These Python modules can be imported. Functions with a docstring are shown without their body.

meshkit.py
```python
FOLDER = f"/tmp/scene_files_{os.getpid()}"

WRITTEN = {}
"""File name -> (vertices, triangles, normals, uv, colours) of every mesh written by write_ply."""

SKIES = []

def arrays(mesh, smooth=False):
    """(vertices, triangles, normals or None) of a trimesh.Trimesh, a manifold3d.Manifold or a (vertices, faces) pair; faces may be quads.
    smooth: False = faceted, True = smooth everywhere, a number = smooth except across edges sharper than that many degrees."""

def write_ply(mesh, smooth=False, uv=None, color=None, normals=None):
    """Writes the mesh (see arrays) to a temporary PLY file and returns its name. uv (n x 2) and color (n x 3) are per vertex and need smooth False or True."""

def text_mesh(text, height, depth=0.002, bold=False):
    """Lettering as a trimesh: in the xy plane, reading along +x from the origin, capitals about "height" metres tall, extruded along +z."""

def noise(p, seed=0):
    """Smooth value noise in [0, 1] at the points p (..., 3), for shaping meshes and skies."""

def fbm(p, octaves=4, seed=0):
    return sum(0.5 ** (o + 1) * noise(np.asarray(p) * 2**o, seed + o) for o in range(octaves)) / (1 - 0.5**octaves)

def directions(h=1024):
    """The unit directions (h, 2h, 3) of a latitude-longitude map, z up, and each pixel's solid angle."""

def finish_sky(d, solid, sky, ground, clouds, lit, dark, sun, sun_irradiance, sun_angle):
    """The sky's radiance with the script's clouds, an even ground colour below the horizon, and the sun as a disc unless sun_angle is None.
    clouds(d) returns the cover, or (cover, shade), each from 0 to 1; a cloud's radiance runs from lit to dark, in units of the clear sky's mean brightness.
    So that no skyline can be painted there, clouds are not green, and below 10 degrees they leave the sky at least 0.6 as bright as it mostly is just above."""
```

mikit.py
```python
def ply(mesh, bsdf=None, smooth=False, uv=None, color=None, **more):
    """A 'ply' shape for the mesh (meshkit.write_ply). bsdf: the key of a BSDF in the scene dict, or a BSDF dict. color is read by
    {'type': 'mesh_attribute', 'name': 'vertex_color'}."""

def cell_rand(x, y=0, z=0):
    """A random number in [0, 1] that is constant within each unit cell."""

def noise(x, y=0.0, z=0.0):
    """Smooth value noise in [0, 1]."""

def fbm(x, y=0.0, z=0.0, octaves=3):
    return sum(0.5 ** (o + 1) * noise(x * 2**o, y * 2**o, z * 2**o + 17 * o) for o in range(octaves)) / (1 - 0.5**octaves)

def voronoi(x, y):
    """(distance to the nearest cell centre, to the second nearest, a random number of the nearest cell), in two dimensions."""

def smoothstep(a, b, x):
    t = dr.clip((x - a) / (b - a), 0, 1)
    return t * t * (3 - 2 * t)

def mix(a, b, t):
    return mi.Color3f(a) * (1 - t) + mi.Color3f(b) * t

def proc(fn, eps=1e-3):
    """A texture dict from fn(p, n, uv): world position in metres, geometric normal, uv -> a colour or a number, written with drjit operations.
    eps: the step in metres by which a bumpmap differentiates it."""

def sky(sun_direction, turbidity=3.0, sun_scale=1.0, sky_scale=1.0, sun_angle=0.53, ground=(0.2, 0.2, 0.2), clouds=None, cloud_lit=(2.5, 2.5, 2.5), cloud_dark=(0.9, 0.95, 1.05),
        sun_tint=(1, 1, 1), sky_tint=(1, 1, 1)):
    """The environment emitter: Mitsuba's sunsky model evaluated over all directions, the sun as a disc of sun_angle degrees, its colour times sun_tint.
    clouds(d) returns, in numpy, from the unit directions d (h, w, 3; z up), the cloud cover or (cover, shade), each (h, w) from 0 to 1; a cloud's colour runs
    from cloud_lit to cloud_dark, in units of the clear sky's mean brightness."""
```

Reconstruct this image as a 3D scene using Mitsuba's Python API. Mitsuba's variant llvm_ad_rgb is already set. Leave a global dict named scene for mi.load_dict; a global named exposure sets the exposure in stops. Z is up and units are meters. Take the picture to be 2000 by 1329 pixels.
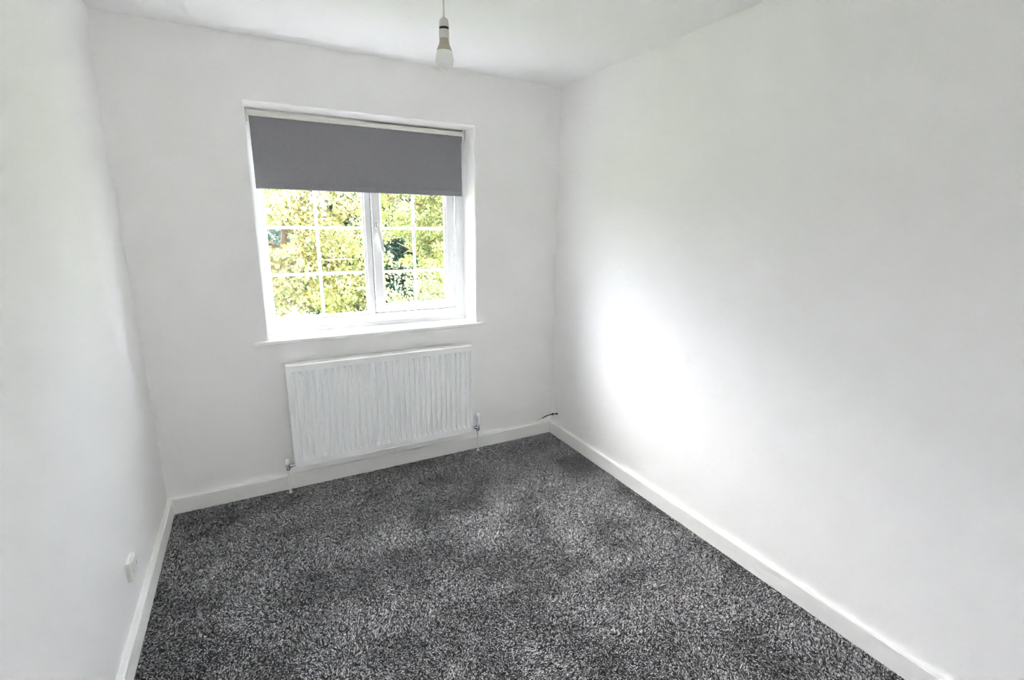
import math
import numpy as np
import trimesh
import manifold3d as m3
import drjit as dr
import mitsuba as mi
import mikit
import meshkit

T = mi.ScalarTransform4f
scene, labels = {}, {}
PI = math.pi

# ------------------------------------------------------------------ camera
F_PX, YAW, PITCH, ROLL = 945.353, 0.491507, 0.235174, 0.011753
CAM = np.array([0.511093, -2.836079, 1.499689])
_f = np.array([math.sin(YAW) * math.cos(PITCH), math.cos(YAW) * math.cos(PITCH), -math.sin(PITCH)])
_r = np.array([math.cos(YAW), -math.sin(YAW), 0.0])
_u = np.cross(_r, _f)
_up = -_r * math.sin(ROLL) + _u * math.cos(ROLL)
scene['camera'] = {'type': 'perspective', 'fov': math.degrees(2 * math.atan(1000 / F_PX)), 'fov_axis': 'x', 'near_clip': 0.02, 'far_clip': 400.0,
                   'to_world': T().look_at(origin=CAM.tolist(), target=(CAM + _f).tolist(), up=_up.tolist())}

# ------------------------------------------------------------------ daylight
def cloud_cover(d):
    n = meshkit.fbm(d * 2.2 + 5.0, 4, seed=3)
    return np.clip(0.62 + 0.9 * (n - 0.35), 0, 1), np.clip(1.4 * (n - 0.45), 0, 0.5)

scene['sky'] = mikit.sky((-0.39, 0.57, 0.66), turbidity=6.0, sun_scale=0.22, sun_angle=58.0, sun_tint=(0.83, 1.0, 1.34), sky_scale=1.0, clouds=cloud_cover,
                         cloud_lit=(1.8, 1.85, 2.08), cloud_dark=(1.1, 1.14, 1.3), ground=(0.2, 0.2, 0.18))
exposure = 6.45

# ------------------------------------------------------------------ room dimensions (metres)
W, H = 2.3656, 2.35            # left wall x = 0, window wall y = 0, carpet z = 0
REAR = -3.15                   # wall behind the camera
WX0, WX1, WZ0, WZ1 = 0.553, 1.7586, 0.8745, 2.0605   # window opening
WT = 0.30                      # thickness of the window wall
BH, BT = 0.0825, 0.0225        # skirting

# ------------------------------------------------------------------ materials
def mat(key, d, two=True):
    scene[key] = {'type': 'twosided', 'bsdf': d} if two else d

def paint(key, col, rough=0.5, spec=0.4):
    mat(key, {'type': 'principled', 'base_color': {'type': 'rgb', 'value': col}, 'roughness': rough, 'specular': spec})

def wall_fn(p, n, uv):
    k = mikit.fbm(p.x * 3.1 + p.y * 2.3, p.z * 3.0 + p.y, 4.0, 3)
    return mikit.mix((0.908, 0.900, 0.892), (0.928, 0.920, 0.914), k)

mat('m_wall', {'type': 'diffuse', 'reflectance': mikit.proc(wall_fn)})
mat('m_ceiling', {'type': 'diffuse', 'reflectance': {'type': 'rgb', 'value': (0.91, 0.91, 0.91)}})
paint('m_gloss', (0.86, 0.86, 0.84), 0.35, 0.5)
paint('m_upvc', (0.88, 0.885, 0.90), 0.25, 0.5)
paint('m_radiator', (0.91, 0.915, 0.92), 0.45, 0.35)
paint('m_plastic', (0.82, 0.81, 0.78), 0.3, 0.5)
paint('m_thermostat', (0.79, 0.79, 0.86), 0.3, 0.5)
paint('m_cream', (0.80, 0.79, 0.74), 0.4, 0.5)
paint('m_pipe', (0.84, 0.82, 0.76), 0.4, 0.5)
paint('m_dark', (0.02, 0.02, 0.022), 0.5, 0.4)
paint('m_cable', (0.025, 0.018, 0.016), 0.4, 0.5)
paint('m_shadow_gap', (0.12, 0.12, 0.12), 0.6, 0.3)
paint('m_gasket', (0.10, 0.10, 0.11), 0.6, 0.3)
paint('m_copper', (0.55, 0.38, 0.18), 0.5, 0.5)
paint('m_collar', (0.42, 0.38, 0.28), 0.35, 0.5)
paint('m_holder', (0.62, 0.60, 0.58), 0.35, 0.5)
paint('m_bulb', (0.80, 0.80, 0.77), 0.12, 0.6)
paint('m_cord', (0.70, 0.65, 0.58), 0.6, 0.3)
paint('m_print', (0.34, 0.36, 0.52), 0.5, 0.3)
mat('m_nickel', {'type': 'roughconductor', 'material': 'Cr', 'alpha': 0.18})
mat('m_handle_metal', {'type': 'principled', 'base_color': {'type': 'rgb', 'value': (0.5, 0.48, 0.42)}, 'metallic': 0.8, 'roughness': 0.35})
scene['m_glass'] = {'type': 'thindielectric', 'int_ior': 1.5}

def fabric_fn(p, n, uv):
    a = mikit.noise(p.x * 900, p.z * 140, 1.0)
    b = mikit.noise(p.x * 150, p.z * 900, 2.0)
    return mi.Color3f(0.275, 0.272, 0.290) * (0.86 + 0.14 * a + 0.14 * b)

mat('m_fabric', {'type': 'diffuse', 'reflectance': mikit.proc(fabric_fn)})
mat('m_carpet', {'type': 'diffuse', 'reflectance': {'type': 'mesh_attribute', 'name': 'vertex_color'}})
mat('m_backing', {'type': 'diffuse', 'reflectance': {'type': 'rgb', 'value': (0.05, 0.05, 0.052)}})
scene['m_leaf'] = {'type': 'principledthin', 'base_color': {'type': 'mesh_attribute', 'name': 'vertex_color'}, 'roughness': 0.5, 'diff_trans': 0.9}
mat('m_bark', {'type': 'diffuse', 'reflectance': mikit.proc(lambda p, n, uv: mikit.mix((0.16, 0.11, 0.08), (0.36, 0.28, 0.22), mikit.fbm(p.x * 14, p.y * 14, p.z * 5, 3)))})
mat('m_straw', {'type': 'diffuse', 'reflectance': {'type': 'rgb', 'value': (0.62, 0.50, 0.36)}})
mat('m_grass', {'type': 'diffuse', 'reflectance': mikit.proc(lambda p, n, uv: mikit.mix((0.10, 0.16, 0.04), (0.24, 0.28, 0.09), mikit.fbm(p.x * 3, p.y * 3, 1.0, 4)))})
mat('m_brick', {'type': 'diffuse', 'reflectance': {'type': 'rgb', 'value': (0.42, 0.26, 0.19)}})

# ------------------------------------------------------------------ helpers
COUNT = {}
def numbered(name):
    COUNT[name] = COUNT.get(name, -1) + 1
    return name if COUNT[name] == 0 else f'{name}_{COUNT[name]:03d}'

def obj(name, mesh, m, parent=None, smooth=False, color=None):
    key = numbered(f'{parent}__{name}' if parent else name)
    scene[key] = mikit.ply(mesh, m, smooth=smooth, color=color)
    return key

def thing(name, label, category, group=None):
    key = numbered(name)
    labels[key] = {'label': label, 'category': category}
    if group:
        labels[key]['group'] = group
    return key

def struct(name, mesh, m, label=None, smooth=False):
    key = obj(name, mesh, m, None, smooth)
    labels[key] = {'kind': 'structure'}
    if label:
        labels[key]['label'] = label
    return key

def tm(man):
    m = man.to_mesh()
    return trimesh.Trimesh(m.vert_properties[:, :3], m.tri_verts, process=False)

def box(x0, x1, y0, y1, z0, z1, c=0.0):
    """A box; c > 0 chamfers every edge."""
    if c <= 0:
        return m3.Manifold.cube([x1 - x0, y1 - y0, z1 - z0]).translate([x0, y0, z0])
    pts = []
    for i in (0, 1):
        for j in (0, 1):
            for k in (0, 1):
                x, y, z = (x0, x1)[i], (y0, y1)[j], (z0, z1)[k]
                sx, sy, sz = 1 - 2 * i, 1 - 2 * j, 1 - 2 * k
                pts += [(x, y + sy * c, z + sz * c), (x + sx * c, y, z + sz * c), (x + sx * c, y + sy * c, z)]
    return m3.Manifold.hull_points(pts)

def union(*ms):
    return m3.Manifold.batch_boolean(list(ms), m3.OpType.Add)

def lathe(profile, n=32, axis_at=(0, 0, 0), direction=None):
    """Revolves (radius, height) pairs about z; direction turns z to another axis."""
    m = trimesh.creation.revolve(np.array(profile, float), sections=n)
    if direction is not None:
        m.apply_transform(trimesh.geometry.align_vectors([0, 0, 1], direction))
    m.apply_translation(axis_at)
    return m

def tube(points, radii, sides=8, cap=True):
    p = np.asarray(points, float)
    radii = np.broadcast_to(radii, (len(p),)).astype(float)
    t = np.gradient(p, axis=0)
    t /= np.linalg.norm(t, axis=1, keepdims=True) + 1e-12
    ref = np.array([0, 0, 1.0]) if abs(t[:, 2]).mean() < 0.8 else np.array([1.0, 0, 0])
    a = np.cross(t, ref)
    a /= np.linalg.norm(a, axis=1, keepdims=True) + 1e-12
    b = np.cross(t, a)
    ang = np.arange(sides) * 2 * PI / sides
    v = (p[:, None] + radii[:, None, None] * (np.cos(ang)[None, :, None] * a[:, None] + np.sin(ang)[None, :, None] * b[:, None])).reshape(-1, 3)
    f = []
    for i in range(len(p) - 1):
        for j in range(sides):
            q = [i * sides + j, i * sides + (j + 1) % sides, (i + 1) * sides + (j + 1) % sides, (i + 1) * sides + j]
            f += [[q[0], q[1], q[2]], [q[0], q[2], q[3]]]
    if cap:
        v = np.vstack([v, p[:1], p[-1:]])
        c0, c1 = len(v) - 2, len(v) - 1
        e = (len(p) - 1) * sides
        for j in range(sides):
            f += [[c0, (j + 1) % sides, j], [c1, e + j, e + (j + 1) % sides]]
    m = trimesh.Trimesh(v, f, process=False)
    m.fix_normals()
    return m

def spline(ctrl, n=24):
    from scipy.interpolate import CubicSpline
    c = np.asarray(ctrl, float)
    s = np.r_[0, np.cumsum(np.linalg.norm(np.diff(c, axis=0), axis=1))]
    return CubicSpline(s, c)(np.linspace(0, s[-1], n))

def grid(xs, ys, fn):
    """A mesh over the lattice xs x ys with the points fn(x, y)."""
    X, Y = np.meshgrid(xs, ys, indexing='ij')
    v = fn(X, Y).reshape(-1, 3)
    i, j = np.meshgrid(np.arange(len(xs) - 1), np.arange(len(ys) - 1), indexing='ij')
    n = len(ys)
    q = np.stack([i * n + j, (i + 1) * n + j, (i + 1) * n + j + 1, i * n + j + 1], -1).reshape(-1, 4)
    return v, np.vstack([q[:, [0, 1, 2]], q[:, [0, 2, 3]]])

# ------------------------------------------------------------------ the room shell
hole = box(WX0, WX1, -0.1, WT + 0.1, WZ0, WZ1)
r = 0.006                       # plaster arris round the opening, eased
ease = m3.Manifold.hull_points([(WX0 - s * r, y, z) for s, y in ((1, -0.0001), (0, r)) for z in (WZ0, WZ1 + s * r)]
                               + [(WX1 + s * r, y, z) for s, y in ((1, -0.0001), (0, r)) for z in (WZ0, WZ1 + s * r)])
wall_back = box(-0.12, W + 0.12, 0, WT, -0.3, H + 0.25) - hole - ease
struct('wall_back', tm(wall_back), 'm_wall', 'white painted wall with the window and the radiator')
zs = np.array([-0.3, 0.3, 0.9, 1.5, 2.05, 2.15, 2.22, 2.28, 2.32, H + 0.01])
lean = np.interp(zs, [2.08, 2.15, 2.22, 2.28, H], [0, 0.001, 0.005, 0.0095, 0.018])
ring = [(x, z) for x, z in zip(lean, zs)]
left_poly = m3.CrossSection([[(-0.12, -0.3)] + ring + [(-0.12, H + 0.01)]])
wl = m3.Manifold.extrude(left_poly, -REAR + 0.12)   # (x, z) drawn in xy, pulled along z
wl = wl.rotate([90, 0, 0])                            # y -> z, z -> -y
struct('wall_left', tm(wl), 'm_wall', 'plain white wall on the left with the socket')
struct('wall_right', tm(box(W, W + 0.12, REAR - 0.12, 0.0, -0.3, H + 0.25)), 'm_wall', 'plain white wall on the right catching the window light')
door_hole = box(0.25, 1.05, REAR - 0.3, REAR + 0.1, 0, 2.02)
struct('wall_front', tm(box(-0.12, W + 0.12, REAR - 0.12, REAR, -0.3, H + 0.25) - door_hole), 'm_wall')
struct('ceiling', tm(box(-0.12, W + 0.12, REAR - 0.12, 0.0, H, H + 0.2)), 'm_ceiling', 'flat white ceiling')
# the photographer stands at the open door of the room; behind it the landing, which has a window of its own
struct('door_1', tm(box(1.06, 1.10, REAR - 0.90, REAR - 0.125, 0.005, 2.017, 0.003)), 'm_gloss')
LX0, LX1, LY = -0.75, 2.1, -4.5
LWY0, LWY1, LWZ0, LWZ1 = -4.10, -3.68, 1.15, 1.80
land = box(LX0 - 0.1, LX1 + 0.1, LY - 0.1, REAR - 0.12, -0.1, H + 0.1) - box(LX0, LX1, LY, REAR - 0.1, 0.0, H) - box(LX0 - 0.2, LX0 + 0.1, LWY0, LWY1, LWZ0, LWZ1)
struct('wall_landing', tm(land), 'm_wall')
lf = box(LX0 - 0.08, LX0 - 0.02, LWY0 - 0.01, LWY1 + 0.01, LWZ0 - 0.01, LWZ1 + 0.01) - box(LX0 - 0.1, LX0, LWY0 + 0.05, LWY1 - 0.05, LWZ0 + 0.05, LWZ1 - 0.05)
struct('window_2', tm(lf), 'm_upvc')
obj('pane', (np.array([[LX0 - 0.05, y, z] for y, z in ((LWY0 + 0.04, LWZ0 + 0.04), (LWY1 - 0.04, LWZ0 + 0.04), (LWY1 - 0.04, LWZ1 - 0.04), (LWY0 + 0.04, LWZ1 - 0.04))]), np.array([[0, 2, 1], [0, 3, 2]])), 'm_glass', 'window_2')

def skirting(length):
    """Profile in (out from wall, up), pulled along the wall."""
    prof = [(0.0, -0.012), (BT, -0.012), (BT, BH - 0.004), (BT - 0.0025, BH - 0.0012), (BT - 0.006, BH), (0.0, BH)]
    return m3.Manifold.extrude(m3.CrossSection([prof]), length)

# manifold: profile x = out, y = up, z = along
mback = skirting(W).transform([[0, 0, 1, 0], [-1, 0, 0, 0], [0, 1, 0, 0]])
mleft = skirting(-REAR).transform([[1, 0, 0, 0], [0, 0, -1, 0], [0, 1, 0, 0]])
mright = skirting(-REAR).transform([[-1, 0, 0, W], [0, 0, -1, 0], [0, 1, 0, 0]])
struct('baseboard_back', tm(mback - mleft - mright), 'm_gloss', 'white skirting board below the radiator')
struct('baseboard_left', tm(mleft), 'm_gloss', 'white skirting board along the left wall')
struct('baseboard_right', tm(mright), 'm_gloss', 'white skirting board along the right wall')

# ------------------------------------------------------------------ floor: backing sheet and cut pile
struct('floor', tm(box(-0.02, W + 0.02, REAR - 0.05, 0.02, -0.06, -0.0045)), 'm_backing', 'dark grey speckled fitted carpet')
rng = np.random.default_rng(7)
STEP = 0.0041
gx, gy = np.meshgrid(np.arange(BT - 0.001, W - BT + 0.002, STEP), np.arange(REAR, -BT + 0.002, STEP), indexing='ij')
gx = gx + STEP * 0.5 * (np.arange(gx.shape[1]) % 2)[None]
cx, cy = gx.ravel(), gy.ravel()
cx = cx + rng.normal(0, STEP * 0.22, len(cx)); cy = cy + rng.normal(0, STEP * 0.22, len(cy))
n = len(cx)
P2 = np.stack([cx, cy, np.zeros(n)], -1)
f1 = meshkit.fbm(P2 * [5.5, 5.5, 1] + 3, 4, seed=11) - 0.5
f2 = meshkit.fbm(P2 * [5.0, 6.5, 1] + 9, 4, seed=23) - 0.5
ht = 0.0020 + 0.0018 * rng.random(n) + 0.001 * f1
lean_x = 0.0075 * f1 * 2.2 + rng.normal(0, 0.0010, n)
lean_y = 0.0006 + 0.0080 * f2 * 2.2 + rng.normal(0, 0.0010, n)
ang = rng.random(n) * 2 * PI
rad = 0.0031
v = np.zeros((n, 4, 3))
for k in range(3):
    a = ang + k * 2 * PI / 3
    v[:, k, 0] = cx + rad * np.cos(a); v[:, k, 1] = cy + rad * np.sin(a); v[:, k, 2] = -0.0045
v[:, 3, 0] = cx + lean_x; v[:, 3, 1] = cy + lean_y; v[:, 3, 2] = -0.0045 + ht
v[:, :, 0] = np.clip(v[:, :, 0], BT + 0.0005, W - BT - 0.0005); v[:, :, 1] = np.minimum(v[:, :, 1], -BT - 0.0005)
base = np.arange(n)[:, None] * 4
f = np.concatenate([base + np.array([[0, 1, 3]]), base + np.array([[1, 2, 3]]), base + np.array([[2, 0, 3]])])
pick = rng.random(n)
tone = np.where(pick < 0.26, 0.03, np.where(pick < 0.54, 0.13, np.where(pick < 0.83, 0.42, 0.80)))
tone = tone * np.exp(rng.normal(0, 0.22, n))
tint = np.stack([1.01 + rng.normal(0, 0.055, n), np.ones(n) * 0.98, 1.015 + rng.normal(0, 0.065, n)], -1)
col = np.repeat(np.clip(tone[:, None] * tint, 0.01, 0.95)[:, None], 4, 1)
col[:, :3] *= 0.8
k = obj('carpet_pile', (v.reshape(-1, 3), f), 'm_carpet', 'floor', False, col.reshape(-1, 3))
labels[k] = {'kind': 'stuff', 'label': 'short twisted pile speckled black, grey and silver'}

# ------------------------------------------------------------------ window
FY = 0.19                      # room face of the frame
FD = 0.07                      # frame depth
win = 'window_1'
labels[win] = {'kind': 'structure', 'label': 'white framed two-light window with glazing bars'}
def frame(x0, x1, z0, z1, wl_, wr_, wb_, wt_, y0, y1, c=0.004):
    parts = [box(x0, x0 + wl_, y0, y1, z0, z1, c), box(x1 - wr_, x1, y0, y1, z0, z1, c),
             box(x0, x1, y0, y1, z0, z0 + wb_, c), box(x0, x1, y0, y1, z1 - wt_, z1, c)]
    return union(*parts)
MX0, MX1 = 1.128, 1.182
obj('frame', tm(frame(WX0 - 0.004, WX1 + 0.004, WZ0 - 0.004, WZ1 + 0.004, 0.044, 0.060, 0.075, 0.06, FY, FY + FD)), 'm_upvc', win)
obj('mullion', tm(box(MX0, MX1, FY, FY + FD, WZ0 + 0.05, WZ1 - 0.03, 0.005)), 'm_upvc', win)
# fixed light
GX0, GX1, GZ0, GZ1 = 0.603, 1.119, 0.962, 1.985
obj('glazing_bead', tm(frame(GX0 - 0.015, GX1 + 0.015, GZ0 - 0.017, GZ1 + 0.017, 0.015, 0.015, 0.017, 0.017, FY + 0.006, FY + 0.035, 0.004)), 'm_upvc', win)
def pane(x0, x1, z0, z1, y):
    return np.array([[x0, y, z0], [x1, y, z0], [x1, y, z1], [x0, y, z1]]), np.array([[0, 1, 2], [0, 2, 3]])
obj('pane', pane(GX0 - 0.01, GX1 + 0.01, GZ0 - 0.01, GZ1 + 0.01, FY + 0.018), 'm_glass', win)
BARZ = (1.203, 1.4665, 1.729)
BW = 0.0088
def bars(x0, x1, z0, z1, xm, parent, y):
    for z in BARZ:
        obj('glazing_bar', tm(box(x0 - 0.006, x1 + 0.006, y, y + 0.008, z - BW, z + BW, 0.002)), 'm_upvc', parent)
    obj('glazing_bar', tm(box(xm - BW, xm + BW, y - 0.001, y + 0.009, z0 - 0.006, z1 + 0.006, 0.002)), 'm_upvc', parent)
bars(GX0, GX1, GZ0, GZ1, 0.862, win, FY + 0.022)
# opening light
SX0, SX1, SZ0, SZ1 = 1.166, 1.690, 0.953, 2.004
SY = FY - 0.014
sash = obj('casement', tm(frame(SX0, SX1, SZ0, SZ1, 0.056, 0.056, 0.048, 0.05, SY, FY + 0.045, 0.006)), 'm_upvc', win)
HX0, HX1, HZ0, HZ1 = SX0 + 0.062, SX1 - 0.063, SZ0 + 0.053, SZ1 - 0.055
obj('glazing_bead', tm(frame(HX0 - 0.012, HX1 + 0.012, HZ0 - 0.012, HZ1 + 0.012, 0.012, 0.012, 0.012, 0.012, SY + 0.006, SY + 0.03, 0.003)), 'm_upvc', sash)
obj('gasket', tm(frame(SX0 - 0.002, SX1 + 0.0045, SZ0 - 0.0045, SZ1 + 0.002, 0.01, 0.01, 0.01, 0.01, FY - 0.0025, FY + 0.004, 0.0)), 'm_gasket', sash)
obj('pane', pane(HX0 - 0.008, HX1 + 0.008, HZ0 - 0.008, HZ1 + 0.008, SY + 0.018), 'm_glass', sash)
bars(HX0, HX1, HZ0, HZ1, (HX0 + HX1) / 2, sash, SY + 0.022)
# handle on the casement's left stile: rose, neck and drop lever
hx = SX0 + 0.026
rose = tm(box(hx - 0.009, hx + 0.009, SY - 0.010, SY + 0.002, 1.432, 1.500, 0.005))
obj('handle', rose, 'm_handle_metal', sash)
neck = lathe([(0, 0), (0.0095, 0), (0.0105, 0.02), (0.008, 0.028), (0, 0.029)], 20, (hx, SY - 0.007, 1.463), [0, -1, 0])
obj('handle', neck, 'm_handle_metal', sash)
lev = []
for t in np.linspace(0, 1, 12):
    z = 1.470 - 0.138 * t
    lev.append((hx + 0.004 + 0.022 * t, SY - 0.030 - 0.012 * math.sin(PI * t), z, 0.0095 - 0.002 * t))
lever = union(*[m3.Manifold.hull_points([(a[0] + sx * a[3], a[1] + sy * 0.005, a[2] + sz) for a in (lev[i], lev[i + 1]) for sx in (-1, 1) for sy in (-1, 1) for sz in (-0.001, 0.001)]) for i in range(11)])
obj('handle', tm(lever), 'm_upvc', sash, 35)
# bottom cover strip and window board
obj('cover_strip', tm(m3.Manifold.hull_points([(x, y, z) for x in (WX0, WX1) for y, z in ((FY + 0.002, WZ0 - 0.001), (FY - 0.020, WZ0 - 0.001), (FY - 0.020, WZ0 + 0.008), (FY - 0.014, WZ0 + 0.017), (FY + 0.002, WZ0 + 0.020))])), 'm_upvc', win)
board = union(box(WX0 + 0.0005, WX1 - 0.0005, -0.01, FY + 0.03, WZ0 - 0.021, WZ0 + 0.0005, 0.0),
              box(0.480, 1.829, -0.024, 0.0005, WZ0 - 0.021, WZ0 + 0.0005, 0.004))
k = struct('trim_1', tm(board), 'm_gloss', 'white window board projecting below the window')

# ------------------------------------------------------------------ outside of the house: eaves over the window, outer wall skin
eave = union(box(-3, 5, WT - 0.02, 0.74, 2.40, 2.43), box(-3, 5, 0.72, 0.745, 2.38, 2.55),
             m3.Manifold.hull_points([(x, y, z) for x in (-3, 5) for y, z in ((0.80, 2.50), (0.80, 2.53), (-4.2, 5.6), (-4.2, 5.65))]))
struct('roof_eaves', tm(eave), 'm_upvc')
sill_out = box(WX0 - 0.02, WX1 + 0.02, FY + FD - 0.01, WT + 0.05, WZ0 - 0.06, WZ0 - 0.004)
struct('trim_2', tm(sill_out), 'm_upvc')

# ------------------------------------------------------------------ roller blind
bl = thing('roller_blind', 'dark grey roller blind half lowered over the window', 'blind')
BX0, BX1, BY = 0.571, 1.736, 0.150
rail = m3.Manifold.hull_points([(x, y, z) for x in (BX0 - 0.004, BX1 + 0.006) for y, z in ((0.136, 2.040), (0.136, 2.030), (0.142, 2.024), (0.178, 2.024), (0.178, 2.050), (0.146, 2.050), (0.139, 2.047))])
obj('head_rail', tm(rail), 'm_cream', bl)
roll = lathe([(0, 0), (0.016, 0), (0.016, BX1 - BX0 - 0.01), (0, BX1 - BX0 - 0.01)], 24, (BX0 + 0.005, 0.166, 2.006), [1, 0, 0])
obj('roller_tube', roll, 'm_fabric', bl, 30)
BZ0 = 1.667
xs = np.linspace(BX0, BX1, 40)
zz = np.r_[BZ0 + 0.030, np.linspace(BZ0 + 0.033, 2.026, 20)]
rip = lambda x, z: 0.0012 * np.sin(x * 5.2 + 1.0) * np.sin(z * 3.0) + 0.0006 * np.sin(x * 17)
def cloth(x, z, s):
    return np.stack([x, BY + s + rip(x, z), z], -1)
front_v, front_f = grid(xs, zz, lambda x, z: cloth(x, z, 0.0))
back_v, back_f = grid(xs, zz, lambda x, z: cloth(x, z, 0.0009))
obj('fabric', (np.vstack([front_v, back_v]), np.vstack([front_f, back_f[:, ::-1] + len(front_v)])), 'm_fabric', bl, True)
hem = [(x, BY + y + rip(x, BZ0), z) for x in (BX0, BX1) for y, z in ((-0.0028, BZ0 + 0.004), (-0.0028, BZ0 + 0.028), (-0.0004, BZ0 + 0.034), (0.003, BZ0 + 0.03), (0.003, BZ0 + 0.004), (0.0, BZ0))]
obj('bottom_bar', tm(m3.Manifold.hull_points(hem)), 'm_fabric', bl)
for x0, x1 in ((BX0 - 0.013, BX0 - 0.004), (BX1 + 0.004, BX1 + 0.014)):
    cap_ = lathe([(0, 0), (0.021, 0), (0.022, 0.002), (0.022, x1 - x0 - 0.002), (0.020, x1 - x0), (0, x1 - x0)], 28, (x0, 0.160, 2.008), [1, 0, 0])
    c_ = obj('end_bracket', cap_, 'm_plastic', bl, 30)
    obj('bracket_plate', tm(box(x0 + 0.002, x1 - 0.002, 0.140, 0.182, 2.008, 2.0605, 0.001)), 'm_plastic', c_)

# ------------------------------------------------------------------ radiator
ra = thing('radiator', 'white ribbed panel radiator on the wall under the window', 'radiator')
RX0, RX1, RZ0, RZ1, RY, RB = 0.618, 1.691, 0.157, 0.748, -0.100, -0.036
NG = 32
pitch = 0.0330
xs = [RX0, RX0 + 0.004]
prof = {RX0: 0.0, RX0 + 0.004: 0.0}
for i in range(NG):
    c = 0.647 + pitch * i
    for dx, dpt in ((-0.0105, 0), (-0.0085, 0.25), (-0.0058, 0.9), (-0.003, 1.0), (0.003, 1.0), (0.0058, 0.9), (0.0085, 0.25), (0.0105, 0)):
        prof[c + dx] = dpt
prof[RX1 - 0.004] = 0.0; prof[RX1] = 0.0
xs = np.array(sorted(prof)); px = np.array([prof[x] for x in xs])
zprof = {RZ0: 0, RZ0 + 0.040: 0, RZ0 + 0.043: 0.25, RZ0 + 0.052: 0.9, RZ0 + 0.058: 1.0, RZ1 - 0.050: 1.0, RZ1 - 0.044: 0.9, RZ1 - 0.036: 0.25, RZ1 - 0.033: 0, RZ1: 0}
zs = np.array(sorted(zprof)); pz = np.array([zprof[z] for z in zs])
DEP = 0.0115
def rad_pt(x, z):
    d = np.interp(x, xs, px) * np.interp(z, zs, pz)
    return np.stack([x, RY + DEP * d, z], -1)
pv, pf = grid(xs, zs, rad_pt)
obj('front_panel', (pv, pf), 'm_radiator', ra, 40)
edge_frame = frame(RX0 - 0.001, RX1 + 0.001, RZ0 - 0.001, RZ1 + 0.001, 0.010, 0.010, 0.010, 0.010, RY - 0.0012, RY + 0.012, 0.001)
obj('seam', tm(edge_frame), 'm_radiator', ra)
body = box(RX0 + 0.003, RX1 - 0.003, RY + 0.011, RY + 0.016, RZ0 + 0.003, RZ1 - 0.004)
obj('water_panel', tm(body), 'm_radiator', ra)
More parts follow.
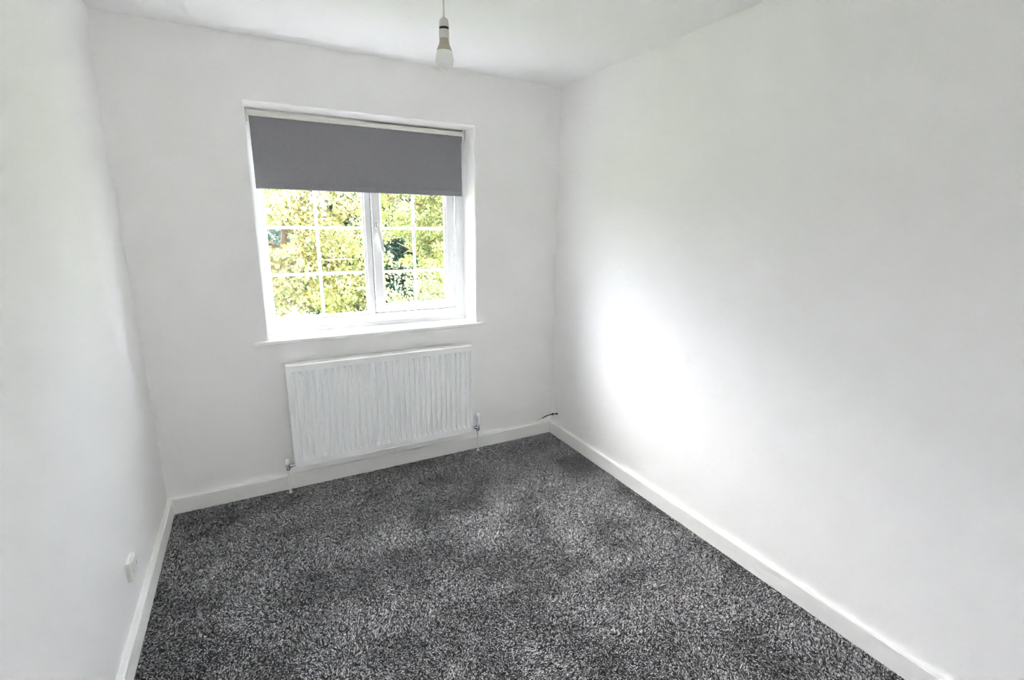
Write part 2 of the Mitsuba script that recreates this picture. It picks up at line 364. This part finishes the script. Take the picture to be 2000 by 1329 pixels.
fins = union(*[box(RX0 + 0.03 + i * 0.034, RX0 + 0.03 + i * 0.034 + 0.002, RY + 0.015, RB, RZ0 + 0.05, RZ1 - 0.03) for i in range(31)])
obj('convector_fins', tm(fins), 'm_radiator', ra)
for x0, x1 in ((RX0 - 0.004, RX0 + 0.001), (RX1 - 0.001, RX1 + 0.004)):
    obj('side_panel', tm(box(x0, x1, RY + 0.006, RB, RZ0 + 0.012, RZ1 + 0.002, 0.0012)), 'm_radiator', ra)
gr = [box(RX0 - 0.003, RX1 + 0.003, RY + 0.004, RY + 0.016, RZ1 - 0.003, RZ1 + 0.002, 0.001), box(RX0 - 0.003, RX1 + 0.003, RB - 0.012, RB, RZ1 - 0.003, RZ1 + 0.002, 0.001)]
for i in range(20):
    x = RX0 + 0.006 + i * (RX1 - RX0 - 0.012) / 19
    gr.append(box(x - 0.003, x + 0.003, RY + 0.010, RB - 0.005, RZ1 - 0.0025, RZ1 + 0.0015))
for i in range(2):
    y = RY + 0.0265 + i * 0.0125
    gr.append(box(RX0 - 0.002, RX1 + 0.002, y - 0.003, y + 0.003, RZ1 - 0.003, RZ1 + 0.001))
obj('top_grille', tm(union(*gr)), 'm_radiator', ra)
for x in (RX0 + 0.15, RX1 - 0.15):
    obj('wall_bracket', tm(box(x - 0.015, x + 0.015, RB - 0.005, 0.0, RZ0 + 0.1, RZ1 - 0.1, 0.002)), 'm_radiator', ra)
VY = -0.062
def valve_body(x, z, side, parent):
    """Nickel angle valve: upright body with nuts and a tail into the panel."""
    b = lathe([(0, -0.016), (0.0095, -0.016), (0.0115, -0.012), (0.0115, -0.002), (0.009, 0.0), (0.010, 0.012), (0.0085, 0.014), (0.0085, 0.020), (0, 0.020)], 18, (x, VY, z))
    t = lathe([(0, 0), (0.0065, 0), (0.0065, 0.012), (0.0105, 0.013), (0.0105, 0.022), (0.007, 0.024), (0.007, 0.045), (0, 0.045)], 12, (x, VY, z + 0.006), [side, 0, 0])
    return obj('valve', trimesh.util.concatenate([b, t]), 'm_nickel', parent, 35)
# thermostatic valve on the right
vx, vz = 1.7435, 0.163
tv = valve_body(vx, vz, -1, ra)
labels[tv] = {'label': 'nickel valve with white thermostat head'}
obj('thermostat_head', lathe([(0, 0), (0.0155, 0), (0.0175, 0.004), (0.0192, 0.014), (0.0204, 0.016), (0.0208, 0.046), (0.0200, 0.060), (0.0175, 0.072), (0.0110, 0.078), (0, 0.079)], 32, (vx, VY, vz + 0.026)), 'm_thermostat', tv, 35)
obj('collar', lathe([(0, 0), (0.013, 0), (0.013, 0.008), (0, 0.008)], 24, (vx, VY, vz + 0.018)), 'm_nickel', tv, 35)
marks = []
ad = np.array([CAM[0] - vx, CAM[1] - VY])
a0 = math.atan2(ad[1], ad[0]) - 0.2
for j, zz_ in enumerate((0.036, 0.042, 0.048, 0.054)):
    for i in range(2):
        a = a0 + (i - 0.5) * 0.34
        marks.append(box(-0.001, 0.0008, -0.0019, 0.0019, -0.0015, 0.0015).rotate([0, 0, math.degrees(a)]).translate([vx + 0.0207 * math.cos(a), VY + 0.0207 * math.sin(a), vz + 0.026 + zz_]))
obj('scale_print', tm(union(*marks)), 'm_print', tv)
obj('pipe', tube([(vx, VY, vz - 0.014), (vx, VY, 0.08), (vx + 0.001, VY + 0.001, -0.006)], 0.0052, 12), 'm_pipe', ra, 35)
obj('pipe_collar', lathe([(0.0056, 0), (0.0095, 0), (0.0088, 0.009), (0.0058, 0.012)], 18, (vx, VY, -0.003)), 'm_pipe', ra, 35)
# lockshield valve on the left
lx, lz = 0.5775, 0.155
lv = valve_body(lx, lz, 1, ra)
labels[lv] = {'label': 'nickel valve with small white cap'}
obj('valve_cap', lathe([(0, 0), (0.0095, 0), (0.0105, 0.004), (0.0100, 0.026), (0.0075, 0.031), (0, 0.032)], 24, (lx, VY, lz + 0.018)), 'm_plastic', lv, 35)
obj('pipe', tube([(lx, VY, lz - 0.014), (lx, VY, 0.08), (lx, VY + 0.001, -0.006)], 0.0052, 12), 'm_pipe', ra, 35)
obj('pipe_collar', lathe([(0.0056, 0), (0.0095, 0), (0.0088, 0.009), (0.0058, 0.012)], 18, (lx, VY, -0.003)), 'm_pipe', ra, 35)

# ------------------------------------------------------------------ pendant light
pd = thing('pendant_light', 'bare bulb in a white lampholder hanging from the ceiling', 'pendant light')
PX, PY, PZ = 1.135, -1.180, 1.988
obj('lamp_holder', lathe([(0, 0.157), (0.0045, 0.157), (0.0060, 0.1555), (0.0125, 0.150), (0.0150, 0.144), (0.0160, 0.127), (0.0145, 0.1265), (0, 0.1265)], 36, (PX, PY, PZ)), 'm_holder', pd, 35)
obj('ring', lathe([(0, 0.119), (0.0150, 0.119), (0.0150, 0.127), (0, 0.127)], 36, (PX, PY, PZ)), 'm_dark', pd, 35)
obj('skirt', lathe([(0.0135, 0.094), (0.0160, 0.0935), (0.0165, 0.095), (0.0162, 0.117), (0.0150, 0.1195), (0.0, 0.1195)], 36, (PX, PY, PZ)), 'm_holder', pd, 35)
obj('cord', tube([(PX, PY, PZ + 0.155), (PX + 0.0005, PY, PZ + 0.25), (PX, PY, H - 0.02)], 0.0032, 12), 'm_cord', pd, 35)
obj('ceiling_rose', lathe([(0, 0), (0.010, 0), (0.014, 0.006), (0.034, 0.014), (0.042, 0.026), (0.042, 0.034), (0, 0.034)], 40, (PX, PY, H - 0.033)), 'm_plastic', pd, 35)
bulb = [(0.0008, 0.0)] + [(0.0300 * math.sin(a), 0.030 - 0.030 * math.cos(a)) for a in np.linspace(0.12, PI * 0.62, 18)] + [(0.0262, 0.050), (0.0236, 0.058)]
b_ = obj('bulb', lathe(bulb + [(0, 0.058)], 40, (PX, PY, PZ)), 'm_bulb', pd, 40)
obj('bulb_collar', lathe([(0, 0.0575), (0.0240, 0.0575), (0.0242, 0.060), (0.0205, 0.069), (0.0165, 0.079), (0.0148, 0.090), (0.0140, 0.096), (0, 0.096)], 40, (PX, PY, PZ)), 'm_collar', b_, 35)

# ------------------------------------------------------------------ socket low on the left wall
so = thing('wall_socket', 'white surface socket low on the left wall above the skirting', 'socket')
SYC, SZC, SH = -0.822, 0.252, 0.037
obj('back_box', tm(box(-0.001, 0.010, SYC - SH, SYC + SH, SZC - SH, SZC + SH, 0.002)), 'm_plastic', so)
plate_m = box(0.0095, 0.0175, SYC - SH - 0.0015, SYC + SH + 0.0015, SZC - SH - 0.0015, SZC + SH + 0.0015, 0.003)
holes = [box(0.0120, 0.03, SYC - 0.002, SYC + 0.002, SZC + 0.002, SZC + 0.0105),
         box(0.0120, 0.03, SYC - 0.0145, SYC - 0.0075, SZC - 0.0125, SZC - 0.0085), box(0.0120, 0.03, SYC + 0.0075, SYC + 0.0145, SZC - 0.0125, SZC - 0.0085)]
obj('face_plate', tm(plate_m - union(*holes)), 'm_plastic', so)
obj('pin_slots', tm(union(*[box(0.0118, 0.0126, SYC - 0.003, SYC + 0.003, SZC + 0.001, SZC + 0.0115), box(0.0118, 0.0126, SYC - 0.0155, SYC - 0.0065, SZC - 0.0135, SZC - 0.0075), box(0.0118, 0.0126, SYC + 0.0065, SYC + 0.0155, SZC - 0.0135, SZC - 0.0075)])), 'm_dark', so)
obj('switch', tm(m3.Manifold.hull_points([(x, y, z) for y in (SYC + 0.016, SYC + 0.026) for x, z in ((0.016, SZC + 0.012), (0.016, SZC + 0.030), (0.0215, SZC + 0.029), (0.0185, SZC + 0.013))])), 'm_plastic', so)
for y in (SYC - 0.0285, SYC + 0.0285):
    obj('screw', lathe([(0, 0), (0.0032, 0), (0.0028, 0.0012), (0, 0.0015)], 14, (0.0172, y, SZC - 0.002), [1, 0, 0]), 'm_nickel', so, 35)

# ------------------------------------------------------------------ aerial cable by the right corner
ca = thing('cable', 'short black cable stub poking out of the right wall by the corner', 'cable')
cpts = spline([(W + 0.002, -0.082, 0.160), (W - 0.018, -0.072, 0.1585), (W - 0.046, -0.058, 0.152), (W - 0.075, -0.046, 0.140), (W - 0.098, -0.038, 0.128)], 24)
obj('sheath', tube(cpts, 0.0034, 10), 'm_cable', ca, 35)
d0 = cpts[7] - cpts[6]; d0 = d0 / np.linalg.norm(d0)
obj('grommet', lathe([(0, -0.004), (0.008, -0.004), (0.0105, 0), (0.008, 0.004), (0, 0.004)], 18, cpts[7], d0), 'm_cable', ca, 35)
obj('wall_plug', lathe([(0, 0), (0.0072, 0), (0.0066, 0.007), (0.004, 0.010), (0, 0.010)], 16, (W + 0.001, -0.082, 0.160), [-1, 0.3, 0]), 'm_cable', ca, 35)
e0 = cpts[-1]; e1 = e0 + np.array([-0.040, 0.010, -0.020])
obj('bare_end', tube([e0, (e0 + e1) / 2 + [0, 0, 0.002], e1], [0.0022, 0.0018, 0.0012], 8), 'm_copper', ca, 35)

# ------------------------------------------------------------------ garden beyond the window
GROUND = -2.9
gv, gf = grid(np.linspace(-40, 40, 60), np.linspace(0.6, 70, 60), lambda x, y: np.stack([x, y, GROUND + 0.12 * meshkit.fbm(np.stack([x, y, 0 * x], -1) * 0.3, 3) + 0.03 * np.maximum(y - 14, 0)], -1))
k = obj('lawn', (gv, gf), 'm_grass', None, True)
labels[k] = {'kind': 'structure', 'label': 'grassy ground below the trees'}

mat('m_paving', {'type': 'diffuse', 'reflectance': mikit.proc(lambda p, n, uv: mikit.mix((0.44, 0.43, 0.41), (0.57, 0.56, 0.54), mikit.fbm(p.x * 5, p.y * 5, 2.0, 4)))})
k = struct('patio', tm(union(*[box(-6 + 0.6 * i + 0.004, -6 + 0.6 * (i + 1) - 0.004, 0.32 + 0.6 * j, 0.32 + 0.6 * (j + 1) - 0.008, GROUND - 0.1, GROUND + 0.16, 0.003) for i in range(22) for j in range(5)])), 'm_paving', 'pale paving slabs below the window')

def leaf_mesh(cent, size, up_bias, rng, cols):
    """Each leaf a bent, pointed blade of four triangles."""
    n = len(cent)
    d = rng.normal(size=(n, 3)); d[:, 2] -= 0.25; d /= np.linalg.norm(d, axis=1, keepdims=True)
    nn = rng.normal(size=(n, 3)); nn[:, 2] += up_bias
    s = np.cross(d, nn); s /= np.linalg.norm(s, axis=1, keepdims=True) + 1e-9
    nn = np.cross(s, d)
    L = size * (0.7 + 0.6 * rng.random(n)); Wd = L * 0.36
    a = cent; b = cent + d * (L * 0.55)[:, None] + s * Wd[:, None] + nn * (L * 0.10)[:, None]
    c = cent + d * L[:, None] - nn * (L * 0.10)[:, None]
    e = cent + d * (L * 0.55)[:, None] - s * Wd[:, None] + nn * (L * 0.10)[:, None]
    mid = cent + d * (L * 0.5)[:, None] - nn * (L * 0.02)[:, None]
    v = np.stack([a, b, c, e, mid], 1).reshape(-1, 3)
    base = np.arange(n)[:, None] * 5
    f = np.concatenate([base + np.array([q]) for q in ([0, 1, 4], [1, 2, 4], [2, 3, 4], [3, 0, 4])])
    return v, f, np.repeat(cols, 5, 0)

def palette(base, var, n, rng):
    base = np.asarray(base, float)
    pick = rng.integers(0, len(base), n)
    return np.clip(base[pick] * (1 + rng.normal(0, var, (n, 1))), 0.01, 0.95)

OAK = [(0.46, 0.43, 0.17), (0.39, 0.41, 0.17), (0.48, 0.45, 0.22), (0.29, 0.36, 0.15), (0.46, 0.37, 0.15)]
GREEN = [(0.18, 0.30, 0.13), (0.26, 0.40, 0.18), (0.36, 0.45, 0.20)]
DARK = [(0.06, 0.11, 0.08), (0.09, 0.15, 0.11), (0.07, 0.12, 0.11)]
MIXED = [(0.40, 0.37, 0.18), (0.26, 0.33, 0.16), (0.34, 0.36, 0.18), (0.42, 0.31, 0.15), (0.19, 0.28, 0.14)]

def tree(name, label, category, root, top, crown_c, crown_r, n_branch, n_leaf, leaf, pal, seed, bark='m_bark', clump=0.30, trunk_r=0.14, group=None, sparse=1.0, gaps=(), boughs=()):
    rng = np.random.default_rng(seed)
    key = thing(name, label, category, group)
    root = np.array(root, float); top = np.array(top, float); cc = np.array(crown_c, float); cr = np.array(crown_r, float)
    tp = spline([root, root * 0.6 + top * 0.4 + rng.normal(0, 0.08, 3), root * 0.25 + top * 0.75 + rng.normal(0, 0.08, 3), top], 16)
    obj('trunk', tube(tp, np.linspace(trunk_r, trunk_r * 0.25, 16), 10), bark, key, 40)
    tips = []
    for i in range(n_branch):
        t0 = tp[int(3 + (i + 0.5) / n_branch * 12)]
        u = rng.normal(size=3); u /= np.linalg.norm(u)
        end = cc + u * cr * (0.45 + 0.5 * rng.random())
        midp = (t0 + end) / 2 + rng.normal(0, 0.16, 3)
        bp = spline([t0, midp, end], 10)
        parts = [tube(bp, np.linspace(trunk_r * 0.36, 0.012, 10), 7)]
        for q in range(5):
            s0 = bp[rng.integers(3, 9)]
            e_ = s0 + rng.normal(0, 0.42, 3) * np.minimum(cr, 1.2)
            tw = spline([s0, (s0 + e_) / 2 + rng.normal(0, 0.08, 3), e_], 6)
            parts.append(tube(tw, np.linspace(0.014, 0.005, 6), 5))
            tips += [tw[3], tw[5]]
        tips += [bp[6], bp[9]]
        obj('branch', trimesh.util.concatenate(parts), bark, key, 40)
    tips = np.array(tips)
    # leaf clumps round the twig ends, and over the crown's shell
    u = rng.normal(size=(int(n_branch * 9 * sparse), 3)); u /= np.linalg.norm(u, axis=1, keepdims=True)
    shell = cc + u * cr * (0.35 + 0.65 * rng.random((len(u), 1)) ** 0.5)
    centres = np.vstack([tips, shell])
    which = rng.integers(0, len(centres), n_leaf)
    clump_r = clump * (0.6 + 0.8 * rng.random(len(centres)))
    g = rng.normal(size=(n_leaf, 3)); g /= np.linalg.norm(g, axis=1, keepdims=True)
    p = centres[which] + g * (clump_r[which] * rng.random(n_leaf) ** 0.45)[:, None] * [1, 1, 0.75]
    for g0, g1 in gaps:
        p[(((p - np.array(g0)) / np.array(g1)) ** 2).sum(1) < 1, 2] = -99.0
    ctone = np.exp(rng.normal(0, 0.28, len(centres)))
    cols = np.clip(palette(pal, 0.12, n_leaf, rng) * ctone[which][:, None], 0.01, 0.95)
    keep = p[:, 2] > -50
    v, f, c = leaf_mesh(p[keep], leaf, 0.8, rng, cols[keep])
    for bough in boughs:
        bp = spline(bough, 14)
        obj('branch', tube(bp, np.linspace(0.035, 0.012, 14), 7), bark, key, 40)
    k = obj('foliage', (v, f), 'm_leaf', key, False, c)
    labels[k] = {'kind': 'stuff'}
    return key

tree('oak_tree', 'yellow-green oak tree filling the left pane of the window', 'tree', (0.6, 8.8, GROUND), (1.6, 8.2, 3.4), (1.35, 7.6, 1.2), (1.85, 1.2, 2.0), 18, 31000, 0.082, OAK, 1,
     gaps=[((0.95, 7.9, 1.22), (0.27, 2.0, 0.26)), ((3.5, 7.9, 0.90), (0.36, 2.0, 0.30))],
     boughs=[[(1.6, 8.0, 1.3), (1.35, 6.8, 1.72), (1.23, 6.15, 1.93), (1.16, 6.1, 2.10)], [(2.0, 8.0, 1.3), (2.2, 6.8, 1.70), (2.18, 6.15, 1.88), (2.05, 6.1, 1.98)],
             [(1.6, 8.0, 0.6), (1.75, 6.7, 0.82), (2.1, 6.15, 0.86)], [(1.5, 8.0, 1.0), (1.5, 6.7, 1.5), (1.72, 6.12, 1.55)]])
tree('oak_tree', 'yellow-green oak tree in the upper part of the opening window', 'tree', (5.6, 9.9, GROUND), (5.1, 9.9, 5.9), (4.89, 9.6, 2.4), (1.95, 1.0, 2.8), 18, 34000, 0.090, OAK[:4] + GREEN[2:], 2,
     gaps=[((3.88, 9.4, 0.82), (0.42, 2.0, 0.36)), ((4.2, 9.5, 1.9), (0.18, 2.0, 0.22))])
tree('evergreen_tree', 'dark evergreen tree showing in the gaps behind the oaks', 'tree', (3.4, 13.8, GROUND), (3.4, 13.8, 5.0), (3.4, 13.6, 0.9), (4.3, 1.3, 3.7), 18, 26000, 0.20, DARK, 3, clump=0.5)
tree('shrub', 'mixed green shrub low in the left pane of the window', 'shrub', (1.0, 4.4, GROUND), (1.1, 4.4, -0.4), (1.13, 4.4, -0.54), (1.2, 0.5, 0.84), 12, 14000, 0.060, MIXED + GREEN[1:], 4, trunk_r=0.05, clump=0.20)
tree('shrub', 'pale shrub with straw coloured stems low in the opening window', 'shrub', (3.1, 6.0, GROUND), (3.15, 6.0, -0.05), (3.16, 6.0, -0.66), (1.22, 0.45, 1.22), 16, 12000, 0.058, MIXED, 5, bark='m_straw', trunk_r=0.05, clump=0.22)
tree('oak_tree', 'oak tree standing to the left of the garden seen through the window', 'tree', (-2.6, 10.2, GROUND), (-2.4, 10.2, 3.2), (-2.2, 9.9, 0.9), (2.3, 1.2, 2.3), 14, 24000, 0.095, OAK, 6, clump=0.36)
tree('evergreen_tree', 'dark evergreen tree far to the left behind the oaks', 'tree', (-5.6, 14.2, GROUND), (-5.6, 14.2, 4.2), (-5.6, 14.0, 0.6), (3.6, 1.3, 3.4), 14, 15000, 0.22, DARK, 8, clump=0.5)
tree('oak_tree', 'tall oak tree standing to the right of the garden seen through the window', 'tree', (8.6, 6.6, GROUND), (8.6, 6.6, 9.0), (8.5, 6.6, 4.0), (2.2, 1.5, 4.8), 18, 17000, 0.15, OAK[:4] + GREEN, 7, clump=0.45, trunk_r=0.2)
